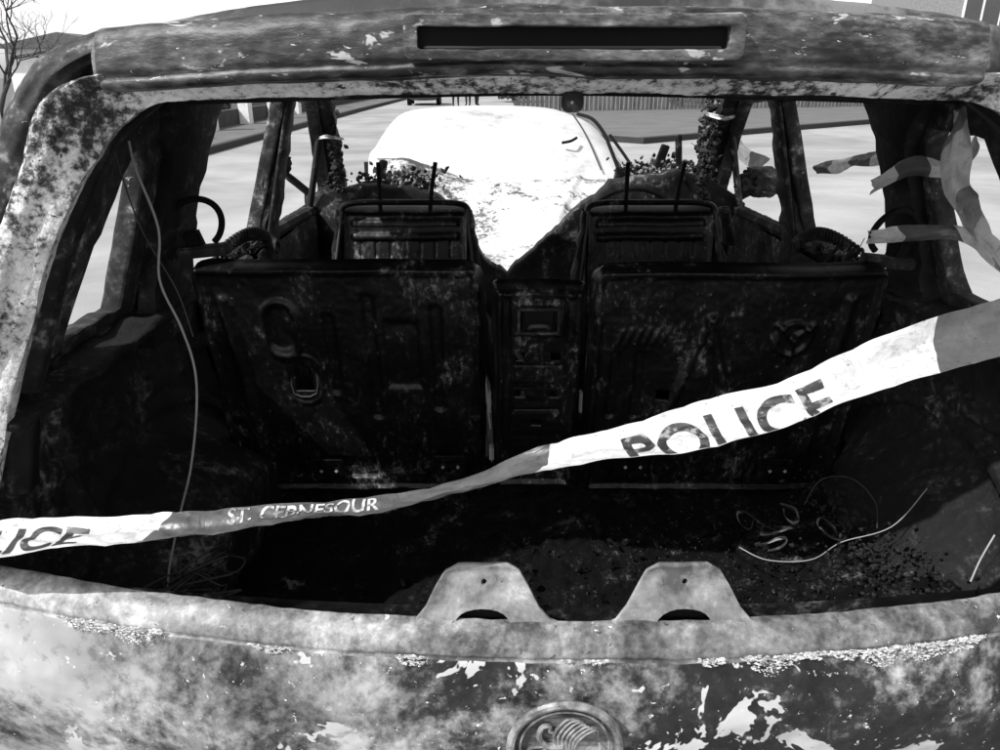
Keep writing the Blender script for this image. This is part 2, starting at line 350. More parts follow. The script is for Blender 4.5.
def pillar(nm, pts, mat, n=14):
    q = catmull(pts, n); vs = []; fs = []; sec = [(-.5, -.3), (-.3, -.5), (.3, -.5), (.5, -.3), (.5, .3), (.3, .5), (-.3, .5), (-.5, .3)]
    for i, (x, y, z, wy, wx) in enumerate(q):
        for a, b in sec:
            X = x+a*wx; Y = y+b*wy
            vs.append((X+.009*N(X*20, Y*20, z*25), Y+.012*N(X*20+5, Y*20, z*22), z))
    for i in range(len(q)-1):
        for k in range(8):
            a = i*8+k; b = i*8+(k+1) % 8; fs.append((a, b, b+8, a+8))
    return mesh(nm, vs, fs, mat, CAR)
for sg in (-1, 1):
    pillar('centre_pillar', [(sg*.80, 1.46, .6, .16, .05), (sg*.785, 1.46, 1.03, .13, .06), (sg*.745, 1.465, 1.2, .09, .05), (sg*.68, 1.47, 1.46, .085, .05)], M['inner'])
    tube('pillar_trim_edge', [(sg*.765, 1.40, 1.03), (sg*.725, 1.41, 1.2), (sg*.665, 1.42, 1.45)], .006, M['junk'], CAR)
    pillar('windscreen_pillar', [(sg*.78, 2.52, .98, .1, .07), (sg*.74, 2.3, 1.14, .07, .07), (sg*.68, 1.95, 1.36, .06, .06), (sg*.655, 1.78, 1.46, .07, .06)], M['inner'])
    pillar('rear_roof_pillar', [(sg*.76, .68 if sg < 0 else .745, 1.02, .20 if sg < 0 else .17, .05), (sg*.735, .70 if sg < 0 else .755, 1.2, .17 if sg < 0 else .13, .06), (sg*.68, .715 if sg < 0 else .76, 1.38, .17 if sg < 0 else .12, .06), (sg*.645, .70, 1.48, .28, .07)], M['inner'])
    tube('door_post', [(sg*.79, 2.02, 1.03), (sg*.755, 2.0, 1.16), (sg*.715, 1.98, 1.32)], .012, M['inner'], CAR)
    tube('roof_rail', [(sg*.66, .3, 1.475), (sg*.66, 1.0, 1.48), (sg*.665, 1.5, 1.468), (sg*.66, 1.8, 1.445)], .022, M['inner'], CAR)
    tube('belt_rail', [(sg*.79, .2, 1.075), (sg*.785, .9, 1.07), (sg*.785, 1.5, 1.055), (sg*.78, 2.45, 1.02)], .022, M['junk'], CAR)
    def fw(u, v, sg=sg):
        y = .11+.80*u; z = .50+.60*v
        r = math.hypot(y-.56, z-.42); arch = (.17 if sg < 0 else .15)*sm(.44, .22 if sg > 0 else .32, r)
        rib = .014*sm(.02, .012, abs(y-.30-.1*(z-.8)))+.012*sm(.02, .013, abs(z-.93))+.018*sm(.05, .04, math.hypot((y-.22)*1.2, z-.85))+.012*sm(.016, .01, abs(r-.47))
        x = .785-arch-rib-.03*sm(.95, .7, z)
        return (sg*(x+.012*N(y*8, z*8, sg)+.006*N(y*25, z*25)+.003*N(y*70, z*70)), y, z)
    grid('inner_quarter_panel', 150, 120, fw, M['wall'], CAR)
    grid('shoulder_ledge', 60, 6, lambda u, v, sg=sg: (sg*(.71+.09*v), .12+.78*u, 1.075+.015*v+.01*N(u*12, v*3, sg)), M['wall'], CAR, thick=.01)
    grid('door_inner', 60, 40, lambda u, v, sg=sg: (sg*(.765-.03*sm(.4, .5, v)*sm(.7, .6, v)+.008*N(u*10, v*6, sg)), .93+1.5*u, .3+.73*v), M['side'], CAR)
    pts = [(sg*.79, .15, .80), (sg*.775, .17, .97), (sg*.75, .21, 1.12), (sg*.695, .26, 1.29), (sg*.63, .30, 1.42), (sg*.54, .32, 1.487)]
    q = catmull(pts, 8)
    def fa(u, v, q=q, sg=sg):
        t = u*(len(q)-1); i = min(int(t), len(q)-2); k = t-i; p = Vector(q[i]).lerp(Vector(q[i+1]), k)
        off = [(.05, -.05), (.03, .0), (.0, .0), (-.015, .02), (-.01, .05), (.03, .12)]
        s = v*5; j = min(int(s), 4); m = s-j
        ox = off[j][0]*(1-m)+off[j+1][0]*m; oy = off[j][1]*(1-m)+off[j+1][1]*m
        return (p.x+sg*ox+.005*N(p.z*20, v*4), p.y+oy, p.z+ox*.5+.005*N(p.z*14, v*7, 3))
    grid('hatch_aperture_flange', 90, 25, fa, M['inner'], CAR)
    for yy in (.56, 2.95):
        vs = []; fs = []; ns = 36
        pr = [(.0, .06), (.05, .07), (.14, .05), (.18, .02), (.2, .07), (.215, .07), (.215, -.07), (.2, -.07), (.17, -.06)]
        for a in range(ns):
            th = 2*math.pi*a/ns
            for r, x in pr: vs.append((sg*(.76+x), yy+r*math.cos(th), .22+r*math.sin(th)))
        for a in range(ns):
            for k in range(len(pr)-1):
                i0 = a*len(pr)+k; i1 = ((a+1) % ns)*len(pr)+k; fs.append((i0, i0+1, i1+1, i1))
        mesh('burnt_wheel', vs, fs, M['junk'], CAR)
def bmp(u, v):
    x = -.86+1.72*u; pr2 = catmull([(.02, .46, 0), (-.08, .47, 0), (-.10, .42, 0), (-.10, .32, 0), (-.05, .24, 0), (.1, .22, 0)], 4)
    t = v*(len(pr2)-1); i = min(int(t), len(pr2)-2); k = t-i
    return (x, pr2[i][0]*(1-k)+pr2[i+1][0]*k+.16*x*x+.006*N(x*6, v*5), pr2[i][1]*(1-k)+pr2[i+1][1]*k)
grid('rear_bumper', 90, 20, bmp, M['gate'], CAR)
grid('inner_tailgate', 60, 20, lambda u, v: (-.76+1.52*u, .04+.12*(-.76+1.52*u)**2+.04*v, .86-.32*v), M['inner'], CAR)
def ff(u, v):
    x = -.78+1.56*u; y = .05+2.4*v
    h = .016*N(x*7, y*7)+.014*abs(N(x*19, y*19, 3))+.008*N(x*50, y*50, 1)+.006*N(x*110, y*110, 1)
    h += .07*sm(.38, .75, x)+.02*sm(-.5, -.7, x)
    return (x, y, .60+h-.15*sm(.9, 1.1, y))
grid('boot_floor', 280, 360, ff, M['floor'], CAR, ang=180)

# ---------------- seats
def segd(px, py, a, b):
    ax, ay = a; bx, by = b; dx, dy = bx-ax, by-ay; L = dx*dx+dy*dy
    t = 0 if L == 0 else max(0, min(1, ((px-ax)*dx+(py-ay)*dy)/L))
    return math.hypot(px-ax-t*dx, py-ay-t*dy)
def pan(nm, x0, x1, ztop, zbot, ytop, ybot, r, hfun, mat, nx=130, nzv=120, depth=.035, seed=0, skipf=None):
    W = x1-x0; H = ztop-zbot; vs = []; fs = []
    def corner(b):
        c = 0
        if b < r: c = r-math.sqrt(max(0, r*r-(r-b)**2))
        if H-b < r*.6: rr = r*.6; c = rr-math.sqrt(max(0, rr*rr-(rr-(H-b))**2))
        return c
    for j in range(nzv+1):
        b = H*j/nzv; c = corner(b)
        for i in range(nx+1):
            a = c+(W-2*c)*i/nx
            d = min(a-c+(0 if c == 0 else c*.3), W-c-a+(0 if c == 0 else c*.3), b, H-b)
            X = x0+a; Z = ztop-b
            h = hfun(X, Z)+.009*math.exp(-((d-.014)/.006)**2)-depth*(1-sm(0, .012, d))
            h += .007*N(X*6, Z*6, seed)+.0018*N(X*22, Z*22, seed)+.0007*N(X*80, Z*80, seed)
            vs.append((X+.003*N(Z*9, 7, seed), ytop+(ybot-ytop)*b/H-h, Z+.005*N(X*7, 4, seed)))
    for j in range(nzv):
        for i in range(nx):
            k = j*(nx+1)+i; q = (k, k+1, k+nx+2, k+nx+1)
            if skipf:
                cx = (vs[q[0]][0]+vs[q[2]][0])/2; cz = (vs[q[0]][2]+vs[q[2]][2])/2
                if skipf(cx, cz): continue
            fs.append(q)
    ob = mesh(nm, vs, fs, mat, CAR, True, 60)
    md = ob.modifiers.new('s', 'SOLIDIFY'); md.thickness = .004; md.offset = 0
    return ob
def ridge(X, Z, a, b, w, h): return h*math.exp(-(segd(X, Z, a, b)/w)**2)
def loop(X, Z, a, b, R, w, h):
    d = abs(segd(X, Z, a, b)-R); return h*math.exp(-(d/w)**2)
def hl(X, Z):
    h = loop(X, Z, (-.518, 1.065), (-.518, 1.01), .032, .006, .006)-.004*sm(.030, .022, segd(X, Z, (-.518, 1.06), (-.518, 1.02)))
    for xx, z1, z0 in ((-.425, 1.06, .90), (-.345, 1.10, .84), (-.215, 1.08, .86)):
        h -= .007*sm(.016, .007, segd(X, Z, (xx, z1), (xx, z0)))
    h -= .006*sm(.05, .04, max(abs(X+.285)*1.3, abs(Z-.98)*.6))
    h += loop(X, Z, (-.49, .945), (-.49, .90), .034, .004, .003)
    h += ridge(X, Z, (-.62, 1.1), (-.60, .72), .009, .008)
    h -= .010*sm(.06, .05, max(abs(X+.41), abs(Z-.70)*2))
    return h
def hr(X, Z):
    h = loop(X, Z, (.484, 1.02), (.484, 1.02), .034, .005, .007)
    h += ridge(X, Z, (.484, 1.02), (.484, .97), .005, .008)+ridge(X, Z, (.484, 1.02), (.45, 1.05), .005, .007)+ridge(X, Z, (.484, 1.02), (.52, 1.05), .005, .007)
    h += ridge(X, Z, (.32, 1.06), (.25, .82), .008, .008)+ridge(X, Z, (.32, 1.06), (.39, .82), .008, .008)
    for xx in (.14, .19): h -= .007*sm(.012, .007, segd(X, Z, (xx, .98), (xx, .84)))
    for k in range(6): h += ridge(X, Z, (.150+k*.018, 1.035+.004*(k % 2)), (.140+k*.018, 1.005), .0035, .004)
    h += ridge(X, Z, (.58, 1.1), (.57, .74), .009, .009)
    return h
slotL = lambda X, Z: abs(X+.49) < .019 and .895 < Z < .95
slotR = lambda X, Z: abs(X-.245) < .014 and .875 < Z < .90
pan('rear_seat_back_a', -.675, -.122, 1.174, .63, .62, .72, .035, hl, M['seat'], seed=1, skipf=slotL, nx=190, nzv=180)
pan('rear_seat_back_b', .087, .648, 1.168, .63, .62, .72, .035, hr, M['seat'], seed=2, skipf=slotR, nx=190, nzv=180)
def hc(X, Z):
    h = .012*sm(.052, .047, max(abs(X+.018), abs(Z-1.075)*1.25))-.022*sm(.034, .030, max(abs(X+.018), abs(Z-1.075)*1.3))
    for zz in (.97, .92, .86, .80): h -= .008*sm(.006, .003, abs(Z-zz))*sm(.05, .045, abs(X+.015))
    h += ridge(X, Z, (-.075, 1.13), (-.075, .7), .006, .006)+ridge(X, Z, (.045, 1.13), (.045, .7), .006, .006)
    return h
slotC = lambda X, Z: any(abs(X-a) < .010 and abs(Z-b) < .009 for a, b in ((-.05, .985), (.02, .985), (-.05, .90), (.02, .90), (-.015, .83)))
pan('centre_seat_back', -.104, .072, 1.135, .66, .605, .69, .010, hc, M['seat'], nx=90, nzv=170, seed=3, skipf=slotC, depth=.05)
box('latch_bezel', (-.018, .590, 1.075), (.062, .01, .046), M['black'], CAR)
for z0 in (1.098, 1.052): box('latch_edge', (-.018, .583, z0), (.075, .012, .005), M['junk'], CAR, bev=.001)
for x0 in (-.055, .019): box('latch_edge_v', (x0, .583, 1.075), (.005, .012, .05), M['junk'], CAR, bev=.001)
tube('latch_hoop', [(-.035, .578, 1.062), (-.03, .560, 1.072), (-.006, .560, 1.072), (0, .578, 1.062)], .004, M['wiredk'], CAR)
for (px, pz) in ((-.20, .72), (-.46, .71), (.19, .72), (.50, .71)):
    shape2d('latch_plate', rrect(px-.035, px+.035, pz-.028, pz+.028, .006), [arc(px-.018, pz+.012, .006, 0, 330, 8), arc(px+.018, pz+.012, .006, 0, 330, 8), arc(px, pz-.012, .006, 0, 330, 8)], .004, .001,
            lambda c: Vector((c.x, .672+c.z+(.72-c.y)*.18+.004*N(c.x*30, c.y*30), c.y)), M['seat'], CAR, mx=.02)
    for dx in (-.012, .02): box('latch_bolt', (px+dx, .664, pz+.002), (.007, .006, .007), M['wire'], CAR, bev=.002)
tube('slot_rim', [(-.513, .668, .955), (-.514, .672, .89), (-.468, .672, .89), (-.467, .666, .955), (-.513, .668, .955)], .002, M['wiredk'], CAR, n=3)
for px in (-.112, .080):  # pale blocks added to imitate light showing through the seat gaps
    box('gap_light', (px, .70, .86), (.006, .02, .05), M['wire'], CAR)
    box('gap_light_low', (px+.004, .70, .74), (.010, .03, .035), M['wire'], CAR)
for sg, cx, cz in ((-1, -.655, 1.243), (1, .655, 1.222)):
    c = Vector((cx, .66, cz)); pts = [c+Vector((.044*math.cos(math.radians(a)), .008*math.sin(math.radians(a*2)), .044*math.sin(math.radians(a)))) for a in (range(-50, 205, 15) if sg < 0 else range(-25, 236, 15))]
    tube('belt_guide_ring', pts, .006, M['black'], CAR, n=3)
    box('ring_bracket', (cx, .67, cz-.055), (.10, .03, .022), M['junk'], CAR, rot=(0, .1*sg, 0))
    box('ring_bracket_foot', (cx+.02*sg, .68, cz-.04), (.03, .03, .045), M['black'], CAR, rot=(0, .3*sg, .2))
    hv = []
    for k in range(520):
        t = k/520; a = t*2*math.pi*34; base = Vector((sg*(.74-.10*t), .95+.22*math.sin(t*2.5), 1.115+.02*math.sin(t*6))); hv.append(base+Vector((0, .014*math.cos(a), .014*math.sin(a))))
    tube('corrugated_hose', hv, .004, M['junk'], CAR, n=1, seg=5)
hv = []
for k in range(200):
    t = k/200; a = t*2*math.pi*18; base = Vector((.64+.03*t, 1.72, 1.10-.12*t)); hv.append(base+Vector((.016*math.cos(a), .016*math.sin(a), 0)))
tube('spring_coil', hv, .003, M['junk'], CAR, n=1, seg=5)

def hfr(cx):
    def f(X, Z):
        h = 0
        for zz in (1.085, 1.045): h += .010*sm(.010, .006, abs(Z-zz))*sm(.17, .15, abs(X-cx))
        for k in range(-3, 4): h -= .005*sm(.006, .003, abs(X-cx-k*.045))*sm(1.035, 1.03, Z)*sm(.98, .99, Z)
        return h
    return f
for nm, x0, x1, sg in (('front_seat_a', -.575, -.178, -1), ('front_seat_b', .165, .565, 1)):
    cx = (x0+x1)/2
    pan(nm, x0, x1, 1.13, .62, 1.54, 1.42, .03, hfr(cx), M['seat'], nx=120, nzv=110, seed=5, skipf=lambda X, Z, cx=cx: abs(X-cx) < .15 and .75 < Z < .96)
    for e in (x0, x1):
        s2 = -1 if e == x0 else 1
        pillar(nm+'_side_rail', [(e+s2*.07, 1.36, .45, .09, .03), (e+s2*.035, 1.44, .80, .07, .03), (e+s2*.004, 1.52, 1.05, .05, .025), (e-s2*.006, 1.54, 1.12, .03, .02)], M['inner'])
        tube(nm+'_rail_edge', [(e+s2*.06, 1.31, .5), (e+s2*.03, 1.40, .80), (e-s2*.002, 1.49, 1.05), (e-s2*.01, 1.52, 1.12)], .004, M['wiredk'], CAR)
    tube(nm+'_top_tube', [(x0+.005, 1.53, 1.10), (x0+.03, 1.535, 1.14), (cx, 1.535, 1.145), (x1-.03, 1.535, 1.14), (x1-.005, 1.53, 1.10)], .009, M['seat'], CAR)
    for k, dx in enumerate((-.075, .075)):
        tube(nm+'_headrest_post', [(cx+dx, 1.54, 1.12), (cx+dx+.008*k, 1.545, 1.19), (cx+dx+.02*k, 1.55, 1.26)], .0065, M['black'], CAR)
    box(nm+'_cushion_frame', (cx, 1.75, .62), (.46, .5, .06), M['inner'], CAR, bev=.02)
tube('steering_wheel', [(.38+.18*math.cos(a*math.pi/12), 1.98-.05*math.sin(a*math.pi/12), .96+.17*math.sin(a*math.pi/12)) for a in range(25)], .008, M['inner'], CAR, n=2)
tube('steering_column', [(.38, 1.98, .96), (.38, 2.08, .92)], .025, M['inner'], CAR)
for a in (.3, 2.84, 4.7):
    tube('steering_spoke', [(.38, 1.99, .96), (.38+.17*math.cos(a), 1.98-.05*math.sin(a), .96+.16*math.sin(a))], .006, M['inner'], CAR)

dash = [(-.80, .35), (-.80, 1.08), (-.60, 1.12), (-.42, 1.11), (-.33, 1.08), (-.22, .97), (-.15, .84), (-.06, .785), (.06, .90), (.19, 1.02), (.31, 1.13), (.42, 1.15), (.52, 1.17), (.66, 1.15), (.80, 1.06), (.80, .35)]
shape2d('dashboard_frame', dash, [], .05, .01, lambda c: Vector((c.x+.01*N(c.x*12, c.y*12), 2.08+c.z+.05*N(c.x*5, c.y*5, 3), c.y+.012*N(c.x*14, c.y*8, 8)+.012*N(c.x*40, 3))), M['inner'], CAR, mx=.025)
def junk(nm, n, cen, spr, smin, smax, mat, seed, flat=.15, wires=.35):
    rnd = random.Random(seed); V = []; F = []
    for _ in range(n):
        c = Vector([cen[i]+rnd.gauss(0, .45)*spr[i] for i in range(3)])
        R = Quaternion((rnd.gauss(0, 1), rnd.gauss(0, 1), rnd.gauss(0, 1), rnd.gauss(0, 1))).normalized().to_matrix()
        s = rnd.uniform(smin, smax)
        if rnd.random() > wires:
            bm = bmesh.new(); bmesh.ops.create_icosphere(bm, subdivisions=1, radius=.5)
            dims = (s, s*rnd.uniform(.4, .9), s*rnd.uniform(flat, .7)); b = len(V)
            V += [c+R @ Vector((v.co.x*dims[0]*rnd.uniform(.5, 1.3), v.co.y*dims[1]*rnd.uniform(.5, 1.3), v.co.z*dims[2]*rnd.uniform(.4, 1.3))) for v in bm.verts]
            F += [tuple(b+v.index for v in f.verts) for f in bm.faces]; bm.free()
        else:
            pts = [c]; d = R @ Vector((1, 0, 0))
            for i in range(6):
                d = (d+Vector((rnd.gauss(0, .5), rnd.gauss(0, .5), rnd.gauss(0, .4)))).normalized(); pts.append(pts[-1]+d*s*.28)
            v, f = tubegeo(catmull(pts, 2), min(s*rnd.uniform(.015, .045), .003), 5); b = len(V); V += v; F += [tuple(i+b for i in q) for q in f]
    return mesh(nm, V, F, mat, CAR, False)
junk('dash_debris_a', 480, (-.48, 2.2, 1.12), (.17, .10, .045), .008, .035, M['junk'], 1, wires=.08, flat=.4)
junk('dash_debris_b', 760, (.53, 2.2, 1.15), (.16, .10, .055), .008, .040, M['junk'], 2, wires=.08, flat=.4)
junk('dash_debris_pale', 120, (.52, 2.12, 1.17), (.14, .08, .035), .006, .022, M['wire'], 3, wires=0, flat=.4)
junk('dash_debris_pale_b', 80, (-.46, 2.12, 1.13), (.13, .08, .03), .006, .022, M['wire'], 4, wires=0, flat=.4)
junk('pillar_debris', 460, (.64, 2.0, 1.26), (.026, .07, .17), .01, .04, M['inner'], 5, wires=.05, flat=.4)
junk('pillar_debris_b', 160, (-.67, 2.0, 1.22), (.02, .07, .15), .01, .035, M['inner'], 6, wires=.05, flat=.4)
# bent metal brackets standing out of the dashboard remains
for bx, bz, w_, h_, rz in ((.50, 1.20, .035, .13, .25), (.57, 1.22, .025, .16, -.2), (.36, 1.16, .05, .05, .1), (-.53, 1.16, .03, .10, .2), (-.42, 1.14, .05, .04, -.1)):
    box('dash_bracket', (bx, 2.12, bz), (w_, .012, h_), M['junk'], CAR, rot=(.15, rz, .3), bev=.003)
junk('boot_debris', 900, (.40, .42, .63), (.55, .3, .012), .002, .010, M['crumb'], 8, wires=.1, flat=.4)
junk('boot_debris_dark', 240, (-.1, .5, .622), (.9, .3, .012), .008, .03, M['black'], 9)
junk('boot_flakes', 160, (.50, .42, .655), (.35, .25, .01), .002, .005, M['junk'], 10, flat=.1, wires=0)
junk('arch_debris', 900, (.62, .42, .69), (.14, .32, .04), .003, .014, M['crumb'], 13, wires=.02, flat=.5)
junk('side_debris', 90, (.72, .98, 1.09), (.05, .2, .02), .01, .04, M['junk'], 11)
junk('side_debris_b', 90, (-.72, .98, 1.09), (.05, .2, .02), .01, .04, M['junk'], 12)
def fb(u, v):
    x = -.72+1.44*u; y = 2.16+1.15*v
    z = .76+.235*sm(0, 1, v)+.03*math.cos(x*2.0)-.03+.13*sm(-.25, -.6, x)*sm(.4, 1, v)-.12*sm(.45, .72, x)
    z += .016*sm(.03, .0, abs(x-.05-.25*(y-2.2)))+.010*math.sin(x*9+y*3)*sm(.2, .8, v)
    return (x, y, z+.03*N(x*3, y*3, 7)+.010*N(x*9, y*9, 2)+.002*N(x*30, y*30))
grid('bonnet', 160, 130, fb, M['ash'], CAR, thick=.004)
grid('front_end', 60, 20, lambda u, v: (-.80+1.6*u, 3.33+.25*math.sin(v*2.4)-.15*(2*u-1)**4, .97-.67*v), M['side'], CAR, thick=.004)
def blob(nm, c, s, mat, parent, n=1.0):
    bm = bmesh.new(); bmesh.ops.create_icosphere(bm, subdivisions=4, radius=1)
    for v in bm.verts:
        q = v.co.copy(); k = 1+.18*N(q.x*1.5+c[0]*9, q.y*1.5, q.z*1.5)+.08*N(q.x*5, q.y*5, q.z*5)*n
        e = .75
        q = Vector([math.copysign(abs(a)**e, a) for a in q])
        v.co = Vector((c[0]+q.x*s[0]*k, c[1]+q.y*s[1]*k, c[2]+q.z*s[2]*k))
    me = bpy.data.meshes.new(nm); bm.to_mesh(me); bm.free(); fin(me); me.materials.append(mat)
    return link(bpy.data.objects.new(nm, me), parent)
blob('door_mirror_b', (.89, 2.12, 1.13), (.085, .05, .05), M['inner'], CAR, 3)
tube('mirror_stem_b', [(.80, 2.15, 1.06), (.84, 2.13, 1.09), (.88, 2.12, 1.11)], .018, M['inner'], CAR)
blob('door_mirror_a', (-.90, 2.05, 1.20), (.05, .04, .04), M['inner'], CAR, 3)
tube('mirror_stem_a', [(-.79, 2.1, 1.08), (-.84, 2.08, 1.13), (-.88, 2.06, 1.17)], .014, M['inner'], CAR)

tube('hanging_cable', [(-.635, .40, 1.41), (-.632, .40, 1.37), (-.618, .41, 1.28), (-.625, .40, 1.20), (-.608, .41, 1.12), (-.597, .41, 1.05), (-.600, .40, .98), (-.617, .38, .88), (-.640, .36, .80), (-.655, .32, .72), (-.65, .28, .68)], .0020, M['wire'], CAR)
tube('thin_cable', [(-.66, .4, 1.40), (-.65, .42, 1.28), (-.61, .42, 1.18), (-.595, .42, 1.10)], .0012, M['wiredk'], CAR)
tube('floor_wire_a', [(.36, .44, .675), (.40, .40, .675), (.47, .38, .69), (.54, .42, .70), (.62, .41, .74), (.70, .46, .79)], .0010, M['wire'], CAR)
tube('floor_wire_b', [(.52, .55, .70), (.56, .58, .74), (.60, .54, .765), (.62, .48, .75), (.60, .42, .73)], .0010, M['wiredk'], CAR)
tube('sill_rod', [(.525, .06, .885), (.545, .08, .905), (.57, .10, .93)], .0011, M['wire'], CAR)
for k in range(5):
    rnd = random.Random(40+k); c = Vector((-.60+rnd.uniform(-.08, .08), .33+rnd.uniform(-.05, .05), .68)); pts = []
    for i in range(12): pts.append(c+Vector((rnd.gauss(0, .04), rnd.gauss(0, .03), abs(rnd.gauss(0, .03)))))
    tube('tangled_wire', pts, .0018, M['wiredk'], CAR, n=5, seg=5)

# ================================================================== POLICE TAPE
def tapemat(name, stops, slant=0.):
    m, nt, b = mk(name)
    uv = nt.nodes.new('ShaderNodeUVMap'); sx = nt.nodes.new('ShaderNodeSeparateXYZ'); nt.links.new(uv.outputs[0], sx.inputs[0])
    f = mt(nt, 'ADD', sx.outputs[0], mt(nt, 'MULTIPLY', sx.outputs[1], slant))
    col = ramp(nt, f, stops, 'CONSTANT')
    tc = nt.nodes.new('ShaderNodeTexCoord')
    n1 = nz(nt, tc.outputs['Object'], 40, 5, .75); dirt = ramp(nt, n1, [(.30, .45), (.46, .9), (.6, 1)])
    n3 = nz(nt, tc.outputs['Object'], 240, 3, .6); sp2 = ramp(nt, n3, [(.30, .35), (.34, 1)])
    for dd in (dirt, sp2):
        mx = nt.nodes.new('ShaderNodeMix'); mx.data_type = 'RGBA'; mx.blend_type = 'MULTIPLY'; mx.inputs[0].default_value = 1
        nt.links.new(col, mx.inputs[6]); nt.links.new(dd, mx.inputs[7]); col = mx.outputs[2]
    nt.links.new(col, b.inputs['Base Color'])
    b.inputs['Roughness'].default_value = .35; b.inputs['Specular IOR Level'].default_value = .5
    bp = nt.nodes.new('ShaderNodeBump'); bp.inputs['Strength'].default_value = .8; bp.inputs['Distance'].default_value = .006
    n2 = nz(nt, tc.outputs['Object'], 28, 3, .5, 1.0); nt.links.new(n2, bp.inputs['Height']); nt.links.new(bp.outputs[0], b.inputs['Normal'])
    tr = nt.nodes.new('ShaderNodeBsdfTranslucent'); nt.links.new(col, tr.inputs[0]); ms = nt.nodes.new('ShaderNodeMixShader'); ms.inputs[0].default_value = .3
    out = next(n for n in nt.nodes if n.type == 'OUTPUT_MATERIAL')
    nt.links.new(b.outputs[0], ms.inputs[1]); nt.links.new(tr.outputs[0], ms.inputs[2]); nt.links.new(ms.outputs[0], out.inputs[0])
    return m
TAPE = empty('police_tape')
class Ribbon:
    def __init__(s, pts, amp=1.):
        s.amp = amp
        s.q = catmull(pts, 24); s.c = [Vector(p[:3]) for p in s.q]; s.w = [Vector(p[3:6]) for p in s.q]
        s.L = [0]
        for a, b in zip(s.c, s.c[1:]): s.L.append(s.L[-1]+(b-a).length)
    def at(s, l, v, off=0.):
        l = max(0, min(s.L[-1]-1e-6, l)); lo, hi = 0, len(s.L)-1
        while hi-lo > 1:
            md = (lo+hi)//2
            if s.L[md] <= l: lo = md
            else: hi = md
        i = lo; k = (l-s.L[i])/(s.L[i+1]-s.L[i]); c = s.c[i].lerp(s.c[i+1], k); w = s.w[i].lerp(s.w[i+1], k)
        T = (s.c[i+1]-s.c[i]).normalized(); n = T.cross(w).normalized()
        g = v+.25*N(l*4, 5)
        rp = .008*N(l*9-v*1.5, v*1.5, 3)+.0055*abs(N(l*22+v*2, v*3, 6))+.008*math.cos(v*math.pi)*N(l*4, 7)+.020*abs(g-.08)*(1+N(l*6, 1))
        return c+w*(v+.06*N(l*9, 8))*(1+.20*N(l*7, 2))+n*(rp*s.amp+off)
    def lat_x(s, x):
        for i in range(len(s.c)-1):
            if s.c[i].x <= x <= s.c[i+1].x: return s.L[i]
        return s.L[-1]
    def build(s, nm, mat, nu=500, nv=14):
        vs = []; fs = []; uvs = []
        for j in range(nv+1):
            for i in range(nu+1): vs.append(s.at(s.L[-1]*i/nu, j/nv-.5)); uvs.append((i/nu, j/nv))
        for j in range(nv):
            for i in range(nu): a = j*(nu+1)+i; fs.append((a, a+1, a+nu+2, a+nu+1))
        me = bpy.data.meshes.new(nm); me.from_pydata([tuple(v) for v in vs], [], fs)
        ul = me.uv_layers.new(name='UVMap')
        for lp in me.loops: ul.data[lp.index].uv = uvs[lp.vertex_index]
        fin(me, True, 180); me.materials.append(mat); return link(bpy.data.objects.new(nm, me), TAPE)
def W(w, r, tilt=1):
    n = math.hypot(1, r); up = Vector((0, -r/n, 1/n)); al = Vector((0, 1/n, r/n)); full = .062
    return up*w+al*(tilt*math.sqrt(max(0, full*full-w*w)))
main = []
for x, d, z, w, r in ((-.92, .86, .933, .044, -.7), (-.773, .80, .946, .044, -.69), (-.713, .79, .959, .045, -.68), (-.513, .77, .983, .038, -.67), (-.386, .76, 1.004, .033, -.65),
                       (-.289, .755, 1.016, .027, -.63), (-.206, .75, 1.034, .022, -.61), (-.113, .75, 1.060, .019, -.58), (-.067, .75, 1.077, .023, -.56), (.0225, .75, 1.103, .033, -.53),
                       (.134, .755, 1.128, .040, -.49), (.242, .76, 1.165, .044, -.44), (.3725, .775, 1.213, .052, -.37), (.464, .79, 1.238, .056, -.33), (.539, .81, 1.257, .058, -.30), (.66, .86, 1.30, .060, -.2), (.78, .95, 1.33, .060, -.2), (.86, 1.1, 1.34, .060, -.2)):
    wv = W(w, r); main.append((x, d-.75, z, -.22*w if x > -.1 else -.06*w, wv.y, wv.z))
R = Ribbon(main); L = R.L[-1]
def ux(x): return R.lat_x(x)/L
sl = .014
tm = tapemat('tape_main', [(0, .72), (ux(-.515), .12), (ux(-.055), .72), (ux(.372)+.004, .11)], -sl)
R.build('tape_band', tm, 900, 22)
ink = burnt('tape_ink', [(.38, .22), (.46, .03), (.6, .02)], scale=60, famt=.5, rough=.5, bump=0, seed=31); inkw = burnt('tape_print_pale', [(.42, .15), (.54, .55)], scale=70, famt=.5, rough=.5, bump=0, seed=33)
